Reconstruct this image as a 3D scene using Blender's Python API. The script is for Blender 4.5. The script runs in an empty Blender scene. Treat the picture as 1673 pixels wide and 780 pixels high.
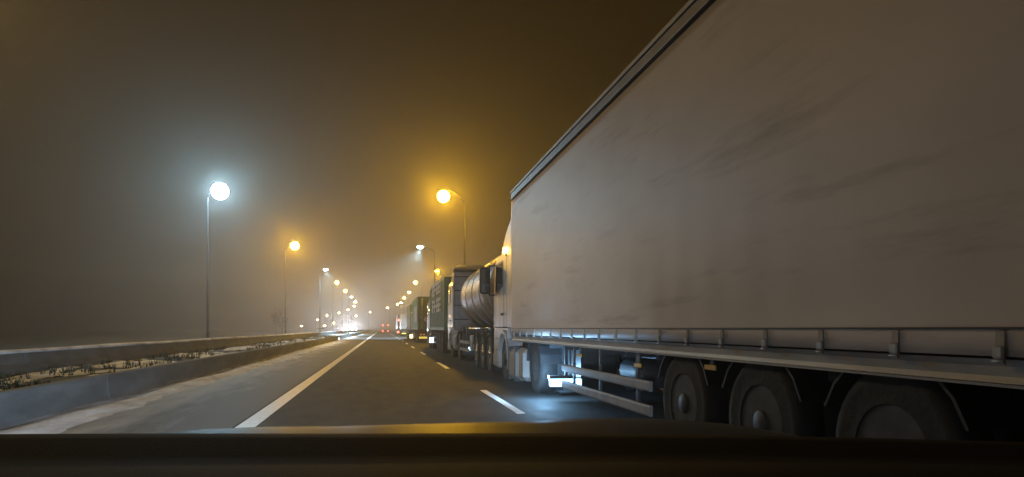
import bpy, math, random
from math import sin, cos, pi, radians, sqrt, hypot
from mathutils import Vector, noise
random.seed(7)
scene = bpy.context.scene
col = scene.collection

# ------------------------------------------------------------------ camera
EYE = 1.2
cam_data = bpy.data.cameras.new('camera')
cam = bpy.data.objects.new('camera', cam_data); col.objects.link(cam)
cam.location = (0, 0, EYE)
cam.rotation_euler = (radians(90), 0, -math.atan(212/1100))
cam_data.sensor_width = 36
cam_data.lens = 1100/1673*36
cam_data.shift_y = (537-390)/1673
cam_data.clip_start = 0.02
cam_data.clip_end = 3000
scene.camera = cam
# ------------------------------------------------------------------ world
world = bpy.data.worlds.new('World'); scene.world = world
world.use_nodes = True
bg = world.node_tree.nodes['Background']
bg.inputs[0].default_value = (0.034, 0.0215, 0.0075, 1)      # night cloud lit by the town's sodium lamps
bg.inputs[1].default_value = 0.42
_nt = world.node_tree
_tc = _nt.nodes.new('ShaderNodeTexCoord'); _n = _nt.nodes.new('ShaderNodeTexNoise'); _r = _nt.nodes.new('ShaderNodeValToRGB')
_n.inputs['Scale'].default_value = 2.2; _n.inputs['Detail'].default_value = 4
_r.color_ramp.elements[0].position = .3; _r.color_ramp.elements[0].color = (.030, .017, .004, 1)
_r.color_ramp.elements[1].position = .7; _r.color_ramp.elements[1].color = (.048, .027, .006, 1)
_nt.links.new(_tc.outputs['Generated'], _n.inputs['Vector']); _nt.links.new(_n.outputs['Fac'], _r.inputs['Fac']); _nt.links.new(_r.outputs['Color'], bg.inputs[0])
scene.view_settings.view_transform = 'Standard'
scene.view_settings.look = 'None'
scene.view_settings.exposure = 0
scene.view_settings.gamma = 1
try:
    scene.cycles.volume_bounces = 1
    scene.cycles.max_bounces = 5
    scene.cycles.sample_clamp_indirect = 3
    scene.cycles.use_denoising = True
    scene.cycles.denoiser = 'OPENIMAGEDENOISE'
    scene.cycles.caustics_reflective = False
    scene.cycles.caustics_refractive = False
except Exception:
    pass
HAZE = 0.0046
ORANGE = (1.0, 0.52, 0.022)
AMBER = (1.0, 0.62, 0.18)
COOL = (0.50, 0.80, 1.0)
ICE = (0.47, 0.78, 1.0)

# ------------------------------------------------------------------ helpers
MATS = {}
def mat(name, base, rough=0.6, metal=0.0, var=0.0, scale=4.0, bump=0.0, bscale=20.0, emit=None, estr=0.0,
        stretch=(1, 1, 1), dark=None, spec=0.5, coat=0.0, detail=4):
    if name in MATS: return MATS[name]
    m = bpy.data.materials.new(name); m.use_nodes = True
    nt = m.node_tree; b = nt.nodes['Principled BSDF']
    b.inputs['Base Color'].default_value = (*base, 1)
    b.inputs['Roughness'].default_value = rough
    b.inputs['Metallic'].default_value = metal
    b.inputs['Specular IOR Level'].default_value = spec
    b.inputs['Coat Weight'].default_value = coat
    if emit:
        b.inputs['Emission Color'].default_value = (*emit, 1)
        b.inputs['Emission Strength'].default_value = estr
    if var > 0 or bump > 0:
        tc = nt.nodes.new('ShaderNodeTexCoord'); mp = nt.nodes.new('ShaderNodeMapping')
        mp.inputs['Scale'].default_value = stretch
        nt.links.new(tc.outputs['Object'], mp.inputs['Vector'])
    if var > 0:
        n = nt.nodes.new('ShaderNodeTexNoise'); n.inputs['Scale'].default_value = scale
        n.inputs['Detail'].default_value = detail; n.inputs['Roughness'].default_value = 0.6
        r = nt.nodes.new('ShaderNodeValToRGB')
        d = dark or tuple(c*(1-var) for c in base)
        r.color_ramp.elements[0].position = 0.3; r.color_ramp.elements[0].color = (*d, 1)
        r.color_ramp.elements[1].position = 0.68; r.color_ramp.elements[1].color = (*[min(1, c*(1+var*0.4)) for c in base], 1)
        nt.links.new(mp.outputs['Vector'], n.inputs['Vector'])
        nt.links.new(n.outputs['Fac'], r.inputs['Fac'])
        nt.links.new(r.outputs['Color'], b.inputs['Base Color'])
    if bump > 0:
        n2 = nt.nodes.new('ShaderNodeTexNoise'); n2.inputs['Scale'].default_value = bscale; n2.inputs['Detail'].default_value = 5
        bp = nt.nodes.new('ShaderNodeBump'); bp.inputs['Strength'].default_value = bump; bp.inputs['Distance'].default_value = 0.02
        nt.links.new(mp.outputs['Vector'], n2.inputs['Vector'])
        nt.links.new(n2.outputs['Fac'], bp.inputs['Height'])
        nt.links.new(bp.outputs['Normal'], b.inputs['Normal'])
    MATS[name] = m
    return m

class MB:
    def __init__(s): s.v = []; s.f = []; s.sm = []
    def add(s, vs, fs, smooth=False):
        o = len(s.v); s.v += [tuple(p) for p in vs]
        s.f += [tuple(i+o for i in f) for f in fs]; s.sm += [smooth]*len(fs); return s
    def box(s, a, b):
        (x0, y0, z0), (x1, y1, z1) = a, b
        vs = [(x0,y0,z0),(x1,y0,z0),(x1,y1,z0),(x0,y1,z0),(x0,y0,z1),(x1,y0,z1),(x1,y1,z1),(x0,y1,z1)]
        return s.add(vs, [(0,3,2,1),(4,5,6,7),(0,1,5,4),(1,2,6,5),(2,3,7,6),(3,0,4,7)])
    def cbox(s, a, b, c=0.02):
        """box whose edges along every axis are chamfered"""
        (x0, y0, z0), (x1, y1, z1) = a, b
        c = min(c, (x1-x0)/2.01, (y1-y0)/2.01, (z1-z0)/2.01)
        prof = [(x0+c,y0),(x1-c,y0),(x1,y0+c),(x1,y1-c),(x1-c,y1),(x0+c,y1),(x0,y1-c),(x0,y0+c)]
        cx, cy = (x0+x1)/2, (y0+y1)/2
        def ins(k): return [(p[0]+(c*k if p[0] < cx else -c*k), p[1]+(c*k if p[1] < cy else -c*k)) for p in prof]
        rings = [[(p[0], p[1], z0) for p in ins(1)] if False else [(p[0]*1.0, p[1], z0) for p in s._shr(prof, cx, cy, c)],
                 [(p[0], p[1], z0+c) for p in prof], [(p[0], p[1], z1-c) for p in prof],
                 [(p[0], p[1], z1) for p in s._shr(prof, cx, cy, c)]]
        return s.loft(rings, smooth=False)
    def _shr(s, prof, cx, cy, c):
        hx = max(abs(p[0]-cx) for p in prof); hy = max(abs(p[1]-cy) for p in prof)
        return [(cx+(p[0]-cx)*(hx-c)/hx, cy+(p[1]-cy)*(hy-c)/hy) for p in prof]
    def loft(s, rings, smooth=True, cap=True, closed=True):
        n = len(rings[0]); vs = [p for r in rings for p in r]; fs = []
        for i in range(len(rings)-1):
            for j in range(n if closed else n-1):
                k = (j+1) % n
                fs.append((i*n+j, i*n+k, (i+1)*n+k, (i+1)*n+j))
        o = len(s.v); s.add(vs, fs, smooth)
        if cap:
            s.f += [tuple(o+j for j in reversed(range(n))), tuple(o+(len(rings)-1)*n+j for j in range(n))]; s.sm += [False, False]
        return s
    def tube(s, pts, r, n=8, smooth=True):
        pts = [Vector(p) for p in pts]; rs = r if isinstance(r, (list, tuple)) else [r]*len(pts)
        rings = []
        for i, p in enumerate(pts):
            d = (pts[min(i+1, len(pts)-1)]-pts[max(i-1, 0)]).normalized()
            u = Vector((0,0,1)) if abs(d.z) < 0.9 else Vector((1,0,0))
            a = d.cross(u).normalized(); b = d.cross(a).normalized()
            rings.append([tuple(p+a*(cos(2*pi*k/n)*rs[i])+b*(sin(2*pi*k/n)*rs[i])) for k in range(n)])
        return s.loft(rings, smooth)
    def prism_x(s, prof, x0, x1, smooth=False):
        """profile of (y,z) points pushed along x"""
        return s.loft([[(x0, y, z) for y, z in prof], [(x1, y, z) for y, z in prof]], smooth)
    def prism_y(s, prof, y0, y1, smooth=False):
        return s.loft([[(x, y0, z) for x, z in prof], [(x, y1, z) for x, z in prof]], smooth)
    def lathe_x(s, prof, cx, cy, cz, n=28, smooth=True, cap=True):
        """prof: (x offset, radius), turned about the x axis"""
        rings = [[(cx+a, cy+cos(2*pi*k/n)*r, cz+sin(2*pi*k/n)*r) for k in range(n)] for a, r in prof]
        return s.loft(rings, smooth, cap)
    def build(s, name, m, parent=None, loc=None, bevel=0.0):
        me = bpy.data.meshes.new(name); me.from_pydata(s.v, [], s.f)
        for p, q in zip(me.polygons, s.sm): p.use_smooth = q
        me.materials.append(m); me.update()
        import bmesh
        bm = bmesh.new(); bm.from_mesh(me)
        bmesh.ops.recalc_face_normals(bm, faces=bm.faces)
        if bevel > 0:
            ed = [e for e in bm.edges if len(e.link_faces) == 2 and e.calc_face_angle(0) > 0.5]
            bmesh.ops.bevel(bm, geom=ed, offset=bevel, segments=2, affect='EDGES', profile=0.6)
        bm.to_mesh(me); bm.free()
        o = bpy.data.objects.new(name, me); col.objects.link(o)
        if parent is not None: o.parent = parent
        if loc: o.location = loc
        return o

def tag(o, label=None, cat=None, group=None, kind=None):
    if label: o['label'] = label
    if cat: o['category'] = cat
    if group: o['group'] = group
    if kind: o['kind'] = kind
    return o
def empty(name, loc, label, cat, group=None, rz=0):
    o = bpy.data.objects.new(name, None); col.objects.link(o)
    o.location = loc; o.rotation_euler = (0, 0, rz); o.empty_display_size = 0.3
    return tag(o, label, cat, group)
def same(o, parent, loc):
    """a further piece that shares its mesh with an earlier one, with its own pieces"""
    c = o.copy(); col.objects.link(c); c.parent = parent; c.location = loc
    for ch in list(o.children):
        d = ch.copy(); col.objects.link(d); d.parent = c
    return c
def add_light(kind, name, loc, power, color, parent=None, radius=0.15, size=None, blend=0.3, aim=None):
    l = bpy.data.lights.new(name, kind); l.energy = power; l.color = color
    l.shadow_soft_size = radius
    if kind == 'SPOT':
        l.spot_size = radians(size); l.spot_blend = blend
    o = bpy.data.objects.new(name, l); col.objects.link(o); o.location = loc
    if aim is not None:
        o.rotation_euler = Vector(aim).to_track_quat('-Z', 'Y').to_euler()
    if parent is not None: o.parent = parent
    return o
def nz(x, y, z=0.0): return noise.noise(Vector((x, y, z)))
def sm(a, b, t):
    t = max(0, min(1, (t-a)/(b-a))); return t*t*(3-2*t)

# ------------------------------------------------------------------ materials
def road_material():
    m = bpy.data.materials.new('damp_asphalt'); m.use_nodes = True
    nt = m.node_tree; b = nt.nodes['Principled BSDF']; b.inputs['Specular IOR Level'].default_value = .12
    tc = nt.nodes.new('ShaderNodeTexCoord')
    def nsy(scale, vec=(1, 1, 1), det=4):
        mp = nt.nodes.new('ShaderNodeMapping'); mp.inputs['Scale'].default_value = vec
        n = nt.nodes.new('ShaderNodeTexNoise'); n.inputs['Scale'].default_value = scale; n.inputs['Detail'].default_value = det
        nt.links.new(tc.outputs['Object'], mp.inputs['Vector']); nt.links.new(mp.outputs['Vector'], n.inputs['Vector'])
        return n.outputs['Fac']
    big = nsy(1.5, (1, 0.025, 1)); fine = nsy(90); med = nsy(3, (1, .4, 1))
    mix = nt.nodes.new('ShaderNodeMath'); mix.operation = 'MULTIPLY_ADD'
    nt.links.new(big, mix.inputs[0]); mix.inputs[1].default_value = 0.55
    m2 = nt.nodes.new('ShaderNodeMath'); m2.operation = 'MULTIPLY'; m2.inputs[1].default_value = 0.45
    nt.links.new(fine, m2.inputs[0]); nt.links.new(m2.outputs[0], mix.inputs[2])
    r = nt.nodes.new('ShaderNodeValToRGB')
    r.color_ramp.elements[0].position = .36; r.color_ramp.elements[0].color = (.020, .021, .0215, 1)
    r.color_ramp.elements[1].position = .64; r.color_ramp.elements[1].color = (.040, .041, .040, 1)
    nt.links.new(mix.outputs[0], r.inputs['Fac']); nt.links.new(r.outputs['Color'], b.inputs['Base Color'])
    rr = nt.nodes.new('ShaderNodeMapRange'); rr.inputs['To Min'].default_value = .62; rr.inputs['To Max'].default_value = .9
    nt.links.new(med, rr.inputs['Value']); nt.links.new(rr.outputs[0], b.inputs['Roughness'])
    bp = nt.nodes.new('ShaderNodeBump'); bp.inputs['Strength'].default_value = .55; bp.inputs['Distance'].default_value = .008
    nt.links.new(fine, bp.inputs['Height']); nt.links.new(bp.outputs['Normal'], b.inputs['Normal'])
    return m
ASPHALT = road_material()
def shoulder_material():
    m = bpy.data.materials.new('frosted_asphalt'); m.use_nodes = True
    nt = m.node_tree; b = nt.nodes['Principled BSDF']; b.inputs['Roughness'].default_value = .7
    tc = nt.nodes.new('ShaderNodeTexCoord'); sx = nt.nodes.new('ShaderNodeSeparateXYZ')
    nt.links.new(tc.outputs['Object'], sx.inputs[0])
    mp = nt.nodes.new('ShaderNodeMapping'); mp.inputs['Scale'].default_value = (1.6, .3, 1)
    n = nt.nodes.new('ShaderNodeTexNoise'); n.inputs['Scale'].default_value = 1.6; n.inputs['Detail'].default_value = 7; n.inputs['Roughness'].default_value = .62
    nt.links.new(tc.outputs['Object'], mp.inputs['Vector']); nt.links.new(mp.outputs['Vector'], n.inputs['Vector'])
    mr = nt.nodes.new('ShaderNodeMapRange'); mr.inputs['From Min'].default_value = -2.1; mr.inputs['From Max'].default_value = -4.3
    mr.inputs['To Min'].default_value = -.45; mr.inputs['To Max'].default_value = .40
    nt.links.new(sx.outputs['X'], mr.inputs['Value'])
    ad = nt.nodes.new('ShaderNodeMath'); nt.links.new(n.outputs['Fac'], ad.inputs[0]); nt.links.new(mr.outputs[0], ad.inputs[1])
    r = nt.nodes.new('ShaderNodeValToRGB')
    r.color_ramp.elements[0].position = .28; r.color_ramp.elements[0].color = (.05, .05, .05, 1)
    r.color_ramp.elements[1].position = .80; r.color_ramp.elements[1].color = (.36, .365, .37, 1)
    nt.links.new(ad.outputs[0], r.inputs['Fac']); nt.links.new(r.outputs['Color'], b.inputs['Base Color'])
    n2 = nt.nodes.new('ShaderNodeTexNoise'); n2.inputs['Scale'].default_value = 80
    bp = nt.nodes.new('ShaderNodeBump'); bp.inputs['Strength'].default_value = .5; bp.inputs['Distance'].default_value = .008
    nt.links.new(tc.outputs['Object'], n2.inputs['Vector']); nt.links.new(n2.outputs['Fac'], bp.inputs['Height']); nt.links.new(bp.outputs['Normal'], b.inputs['Normal'])
    return m
SHOULDER = shoulder_material()
LINE = mat('road_paint', (.88, .88, .86), .5, var=.15, scale=9, bump=.2, bscale=60)
CONCRETE = mat('stained_concrete', (.105, .115, .12), .85, var=.45, scale=2.2, stretch=(1, .35, 1.6), bump=.4, bscale=25)
SNOW = mat('old_snow', (.74, .76, .80), .8, var=.3, scale=3, bump=.4, bscale=14, dark=(.34, .33, .33), stretch=(1, .4, 1))
SOIL = mat('wet_soil', (.022, .023, .018), .9, var=.6, scale=3, bump=.8, bscale=12)
GRASS = mat('winter_grass', (.035, .045, .022), .8, var=.5, scale=4)
CURT = None
DARKMET = mat('dark_chassis_paint', (.035, .036, .04), .55, metal=.2, var=.5, scale=7, bump=.2)
RUBBER = mat('tyre_rubber', (.014, .014, .014), .8, var=.4, scale=9, bump=.3)
RIM = mat('rim_steel', (.05, .055, .06), .6, metal=.2, var=.4, scale=9)
CHROME = mat('polished_steel', (.62, .63, .65), .22, metal=.95, var=.15, scale=4)
ALU = mat('anodised_aluminium', (.30, .29, .29), .55, metal=.5, var=.35, scale=3, stretch=(1, .2, 1))
PLASTIC = mat('black_plastic', (.02, .02, .022), .45, var=.3, scale=6)
GLASS = mat('dark_window_glass', (.015, .017, .02), .06, spec=.8)
MIRROR = mat('mirror_glass', (.35, .42, .5), .08, metal=1)
WHITEP = mat('white_lorry_paint', (.46, .44, .42), .35, var=.3, scale=2.5, coat=.3, bump=.05)
GREYP = mat('grey_cab_paint', (.30, .30, .30), .4, var=.35, scale=2.5, coat=.2)
GREENP = mat('green_container_paint', (.07, .20, .09), .5, var=.45, scale=1.4, bump=.15)
GREEND = mat('dark_green_tarpaulin', (.05, .11, .055), .6, var=.45, scale=1.4, bump=.2)
LETTER = mat('faded_white_lettering', (.74, .72, .68), .6, var=.4, scale=3)
YELLOW = mat('yellow_reflector', (.70, .42, .05), .4)
YELGLOW = mat('yellow_board_added_glow', (.8, .6, .1), .4, emit=(1, .72, .14), estr=.9)  # emission stands in for headlights thrown back by the reflective boards
POLE = mat('dull_pole_paint', (.009, .009, .009), .95, spec=.03, var=.3, scale=4)
GALV = mat('galvanised_steel', (.42, .43, .42), .5, metal=.35, var=.3, scale=4)
BARK = mat('wet_bark', (.045, .038, .03), .9, var=.4, scale=6)
PAINTCAR = mat('dark_car_paint', (.007, .0065, .0065), .5, spec=.05, coat=0.0, var=.2, scale=3)
DASH = mat('dashboard_vinyl', (.004, .0036, .004), .85, bump=.1, bscale=300, spec=.10, var=.35, scale=4)
def lens(name, c, s): return mat(name, (.1, .1, .1), .4, emit=c, estr=s)

# ------------------------------------------------------------------ ground, road
g = MB()
g.add([(-900, -200, -.012), (900, -200, -.012), (900, 1500, -.012), (-900, 1500, -.012)], [(0, 1, 2, 3)])
tag(g.build('ground', SOIL), kind='structure')
def strip(name, m, x0, x1, z, y0=-30, y1=900):
    s = MB(); s.add([(x0, y0, z), (x1, y0, z), (x1, y1, z), (x0, y1, z)], [(0, 1, 2, 3)])
    return tag(s.build(name, m), kind='structure')
strip('road', ASPHALT, -2.2, 9.2, 0.0)
strip('opposite_road', ASPHALT, -15.6, -6.75, 0.0)
# shoulder with feathered frost, its own worn sheet
strip('road_shoulder', SHOULDER, -4.4, -1.78, 0.004)
# painted markings
s = MB(); s.add([(-1.74, -30, .008), (-1.51, -30, .008), (-1.51, 900, .008), (-1.74, 900, .008)], [(0, 1, 2, 3)])
tag(s.build('edge_line', LINE), kind='structure')
s = MB(); s.add([(5.35, -30, .005), (5.58, -30, .005), (5.58, 900, .005), (5.35, 900, .005)], [(0, 1, 2, 3)])
tag(s.build('edge_line', LINE), kind='structure')
marks = empty('lane_marking', (1.92, 0, 0), 'row of broken white lane dashes on the dark road beside the lorries', 'lane marking')
d0 = None
y = -1.5
k = 0
while y < 330:
    if d0 is None:
        s = MB(); s.box((-.06, 0, -.001), (.06, 3.6, .006)); d0 = s.build('dash', LINE, marks, (0, y, .002))
    else:
        same(d0, marks, (0, y, .002))
    y += 10.8
marks['kind'] = 'structure'
if 'category' in marks: del marks['category']

# ------------------------------------------------------------------ barriers and central reservation
def barrier(name, label, prof, x, y0, y1, seg, pname, m):
    root = empty(name, (x, 0, 0), label, 'barrier')
    p = MB(); p.prism_y(prof, 0, seg-.02)
    first = p.build(pname, m, root, (0, y0, 0), bevel=.012)
    y = y0+seg
    while y < y1:
        same(first, root, (0, y, 0)); y += seg
    return root
near_wall = barrier('concrete_kerb_wall', 'low grey concrete kerb wall between the road shoulder and the planted strip',
        [(-.18, -.02), (.06, -.02), (.03, .06), (0, .10), (-.03, .43), (-.05, .45), (-.18, .45)], -4.36, -18, 340, 6, 'wall_segment', CONCRETE)
far_wall = barrier('concrete_safety_barrier', 'dark concrete safety barrier with snow along its top beside the far carriageway',
        [(-.28, -.02), (.16, -.02), (.14, .48), (.05, .56), (.03, .755), (-.15, .755), (-.17, .5), (-.25, .3)], -6.55, -18, 340, 8, 'wall_segment', CONCRETE)
# snow lying on the far barrier
rings = []
y = -18.0
while y < 340:
    w = .115+.02*nz(1.3, y*.4); h = .06+.02*nz(4.2, y*.25)
    cx = -.06+.01*nz(8, y*.3)
    rings.append([(cx-w, y, .757), (cx-w*.9, y, .757+h*.7), (cx-w*.3, y, .757+h), (cx+w*.4, y, .757+h*.95), (cx+w*.95, y, .757+h*.55), (cx+w, y, .750)])
    y += .5 if y < 60 else 2.0
s = MB(); s.loft(rings)
s.build('snow_cap', SNOW, far_wall)
# strip between the walls
s = MB(); rings = []
y = -18.0
xs = [-6.42, -6.1, -5.8, -5.5, -5.2, -4.9, -4.7, -4.54]
while y < 345:
    rings.append([(x, y, .36+.05*nz(x*1.1, y*.35)+.02*nz(x*3, y*1.4)) for x in xs])
    y += .5 if y < 80 else 2.0
s.loft(rings, True, cap=False, closed=False)
tag(s.build('planted_strip', SOIL), kind='structure')

def snow_field(name, label, x0, x1, base, y0, y1, dx, f, thr, amp, seed, kind='stuff'):
    s = MB(); ny = 0; nx = int((x1-x0)/dx)+1
    ys = []; y = y0
    while y < y1:
        ys.append(y); y += .13 if y < 30 else (.3 if y < 70 else 1.0)
    H = {}
    for j, y in enumerate(ys):
        for i in range(nx):
            x = x0+i*dx
            e = f(x, y)
            n = nz(x*1.6+seed, y*.42)*.6+nz(x*4+seed, y*1.3)*.3+nz(x*11+seed, y*4)*.1
            H[i, j] = (e+n-thr)
    vs = []; idx = {}
    fs = []
    for j in range(len(ys)-1):
        for i in range(nx-1):
            q = [(i, j), (i+1, j), (i+1, j+1), (i, j+1)]
            if max(H[a] for a in q) <= 0: continue
            face = []
            for a in q:
                if a not in idx:
                    h = max(-.02, min(.06, H[a]*amp))
                    x = x0+a[0]*dx
                    h = max(-.02, h)
                    idx[a] = len(vs); vs.append((x, ys[a[1]], base+h+.004*nz(x*5, ys[a[1]]*2.5)))
                face.append(idx[a])
            fs.append(tuple(face))
    s.add(vs, fs, True)
    return tag(s.build(name, SNOW), label, None, None, kind)
snow_field('snow_bank', 'ragged strip of dirty snow along the foot of the kerb wall', -4.35, -3.25, .005, 1.5, 170, .055,
           lambda x, y: sm(-3.45, -4.15, x)*1.0-.1, .16, .06, 3.1)
snow_field('snow_patches', 'patches of old snow lying on the planted strip between the walls', -6.4, -4.56, .375, 2, 200, .08,
           lambda x, y: .25*sin(y*.9)+.10, .13, .16, 9.7)
# grass tufts between the walls
s = MB()
for k in range(1700):
    y = random.uniform(3, 75)**1.0; x = random.uniform(-6.35, -4.6)
    if nz(x*.8, y*.35, 5) < -.05: continue
    h = random.uniform(.05, .17)
    for b_ in range(3):
        a = random.uniform(0, 2*pi); w = .012; dx, dy = cos(a)*.04, sin(a)*.04
        px, py = x+random.uniform(-.05, .05), y+random.uniform(-.05, .05)
        s.add([(px-w, py, .37), (px+w, py, .37), (px+dx, py+dy, .37+h)], [(0, 1, 2)])
tag(s.build('grass', GRASS), 'dark winter grass tufts growing on the planted strip', None, None, 'stuff')

# ------------------------------------------------------------------ wheels
def make_wheel(r=.5, w=.32, dual=False, parent=None, loc=(0, 0, 0), side=-1, rim=None, front=False):
    """wheel whose outer face looks towards side*x"""
    t = MB()
    o = side
    prof = [(0, .56*r), (.0, .60*r), (.012, .72*r), (.0, .82*r), (.004, .92*r), (.035, .985*r), (.09, r), (w*.5-.012, r), (w*.5-.01, r*.97), (w*.5+.01, r*.97), (w*.5+.012, r), (w-.09, r), (w-.035, .985*r), (w, .9*r), (w, .58*r), (w*.9, .55*r), (.05, .55*r), (0, .56*r)]
    t.lathe_x([(-o*a, b) for a, b in prof], 0, 0, 0, 36, cap=False)
    wh = t.build('wheel', RUBBER, parent, loc)
    q = MB()
    if front:
        pr = [(.012, .60*r), (.0, .575*r), (.02, .54*r), (.06, .50*r), (.055, .30*r), (-.03, .27*r), (-.05, .20*r), (-.055, .05*r), (-.055, .001)]
    else:
        pr = [(.012, .60*r), (.0, .575*r), (.02, .54*r), (.12, .50*r), (.14, .36*r), (.10, .31*r), (.10, .26*r), (.03, .25*r), (.022, .235*r), (.022, .19*r), (.0, .18*r), (-.006, .165*r), (-.006, .001)]
    q.lathe_x([(-o*a, b) for a, b in pr], 0, 0, 0, 36)
    rr = .40*r
    for k in range(10):
        a = 2*pi*k/10
        xo = .055 if front else .13
        q.tube([(-o*xo, cos(a)*rr, sin(a)*rr), (-o*(xo-.04), cos(a)*rr, sin(a)*rr)], .017, 6)
    q.build('rim', rim or RIM, wh)
    return wh

# ------------------------------------------------------------------ cab over engine
def make_cab(root, y0, L, top, m, roof=None, deflector=True, detail=True, W=2.5, fairing=True, mirrors=True, dtop=.0):
    """local frame: x 0..W from the side facing us, y forward. cab from y0 (back wall) to y0+L (nose)"""
    y1 = y0+L
    base = [(y0, 1.22), (y0, top-.60), (y0+.25, top-.50), (y1-.50, top-.50), (y1-.24, top-.66), (y1-.03, 2.0), (y1+.02, 1.2)]
    c = MB()
    # rounded sides: the profile is pushed across the width with soft shoulders
    def inset(pr, k):
        cy = (y0+y1)/2; cz = (1.22+top-.50)/2
        return [(cy+(p[0]-cy)*(1-k), cz+(p[1]-cz)*(1-k*.6)) for p in pr]
    rings = []
    for x, k in ((0, .05), (.03, .015), (.09, 0), (W-.09, 0), (W-.03, .015), (W, .05)):
        rings.append([(x, a, b) for a, b in inset(base, k)])
    c.loft(rings, False)
    cab = c.build('cab', m, root)
    # lower body: wheel arch, step box and bumper
    c = MB()
    yw = y1-1.38 if L > 2 else y1-1.3
    R = .60
    arch = [(yw+cos(a)*R, .52+sin(a)*R) for a in [pi*k/12 for k in range(13)]]
    lower = [(y1+.05, .30), (y1+.05, 1.0), (y1+.01, 1.21), (y0+.02, 1.21), (y0+.02, .95), (yw-R-.02, .9)] + list(reversed(arch)) + [(yw+R, .32)]
    c.prism_x(lower, .02, .34)
    c.prism_x(lower, W-.34, W-.02)
    c.box((.345, y1-.28, .28), (W-.345, y1+.045, 1.2))
    c.build('lower_body', m, root, bevel=.015)
    b = MB(); b.cbox((.005, y1-.62, .26), (W-.005, y1+.12, .62), .05); b.build('bumper', m, root)
    for zz in (.36, .66, .94):
        st = MB(); st.box((.0, y1-.70, zz), (.03, y1-.28, zz+.045)); st.build('step', ALU, root)
    # arch trim
    tr = MB()
    ring = []
    for k in range(13):
        a = pi*k/12
        ring.append([(-.015, yw+cos(a)*(R-.02), .52+sin(a)*(R-.02)), (.03, yw+cos(a)*(R-.02), .52+sin(a)*(R-.02)), (.03, yw+cos(a)*(R+.05), .52+sin(a)*(R+.05)), (-.015, yw+cos(a)*(R+.05), .52+sin(a)*(R+.05))])
    tr.loft(ring, False); tr.build('wheel_arch', m if detail else PLASTIC, root)
    # windows
    wz0, wz1 = top-1.34, top-.70
    w = MB(); prof = [(y1-.30, wz0), (y1-.42, wz1), (y1-1.28, wz1), (y1-1.30, wz0+.12), (y1-.75, wz0)]
    fr = [(y1-.25, wz0-.05), (y1-.39, wz1+.045), (y1-1.33, wz1+.045), (y1-1.35, wz0+.09), (y1-.77, wz0-.05)]
    for x0, x1, nm in ((-.006, .012, 'near'), (W-.012, W+.006, 'far')):
        f_ = MB(); f_.prism_x(fr, x0, x1); fo = f_.build('side_window', PLASTIC, root)
        p_ = MB(); p_.prism_x(prof, x0-.004 if x0 < 1 else x0, x1 if x0 < 1 else x1+.004); p_.build('pane', GLASS, fo)
    ws = MB()
    a = (y1-.24, top-.68); bq = (y1-.03, 2.02)
    ws.loft([[(.14, a[0]+.012, a[1]-.03), (W-.14, a[0]+.012, a[1]-.03), (W-.14, bq[0]+.012, bq[1]), (.14, bq[0]+.012, bq[1])],
             [(.14, a[0]-.05, a[1]-.03), (W-.14, a[0]-.05, a[1]-.03), (W-.14, bq[0]-.05, bq[1]), (.14, bq[0]-.05, bq[1])]], False)
    ws.build('windscreen', GLASS, root)
    # door seams and handle
    if detail:
        dm = MB()
        for yy in (y1-.20, y1-1.42): dm.box((-.003, yy-.008, 1.23), (.01, yy+.008, wz0 if yy > y1-.5 else wz1))
        dm.box((-.003, y1-1.42, 1.225), (.01, y1-.20, 1.238))
        dm.build('door_seam', PLASTIC, root)
        h = MB(); h.cbox((-.03, y1-1.33, 1.50), (.0, y1-1.10, 1.56), .012); h.build('door_handle', PLASTIC, root)
        vs = MB(); vs.prism_x([(y1-.30, top-.60), (y1+.02, top-.74), (y1+.03, top-.78), (y1-.26, top-.65)], .06, W-.06); vs.build('sun_visor', GLASS, root)
    for xx in (.12, W-.50):
        hl = MB(); hl.cbox((xx, y1+.10, .66), (xx+.38, y1+.165, .86), .03); hl.build('headlight', MIRROR, root)
    # mirror: black housing on two brackets
    for side in ((-1, 1) if mirrors else ()):
        x0 = -.10 if side < 0 else W+.10
        mr = MB()
        xa, xb = (x0-.24, x0+.02) if side < 0 else (x0-.02, x0+.24)
        mr.cbox((xa, y1-.02, wz0-.02), (xb, y1+.17, wz1+.0), .045)
        mo = mr.build('mirror', PLASTIC, root)
        mg = MB(); mg.box((xa+.03, y1-.026, wz0+.22), (xb-.03, y1-.0205, wz1-.05)); mg.box((xa+.03, y1-.026, wz0+.02), (xb-.03, y1-.0205, wz0+.18)); mg.build('mirror_glass', MIRROR, mo)
        xe = .03 if side < 0 else W-.03
        br = MB(); br.tube([(xe, y1-.28, wz1+.02), (x0, y1+.03, wz1+.03), (x0, y1+.06, wz1-.06)], .02, 6); br.build('mirror_bracket', PLASTIC, mo)
        br = MB(); br.tube([(xe, y1-.18, wz0-.06), (x0, y1+.03, wz0-.05), (x0, y1+.06, wz0+.05)], .02, 6); br.build('mirror_bracket', PLASTIC, mo)
    # roof deflector
    if deflector:
        rings = []
        for x, k in ((.10, .22), (.18, .08), (.34, 0), (W-.34, 0), (W-.18, .08), (W-.10, .22)):
            hh = top-.50
            pr = [(y1-.42, hh-.02), (y1-.50, hh+.10), (y1-.72, hh+.34), (y1-1.0, hh+.58), (y1-1.35, hh+.78), (y0+.02, top+dtop), (y0+.02, hh-.05)]
            pr = [(p[0]-(k*.5 if p[0] > y0+.3 else 0), hh-.02+(p[1]-hh+.02)*(1-k)) for p in pr]
            rings.append([(x, a_, b_) for a_, b_ in pr])
        d = MB(); d.loft(rings, True); d.build('roof_deflector', roof or m, root)
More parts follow.
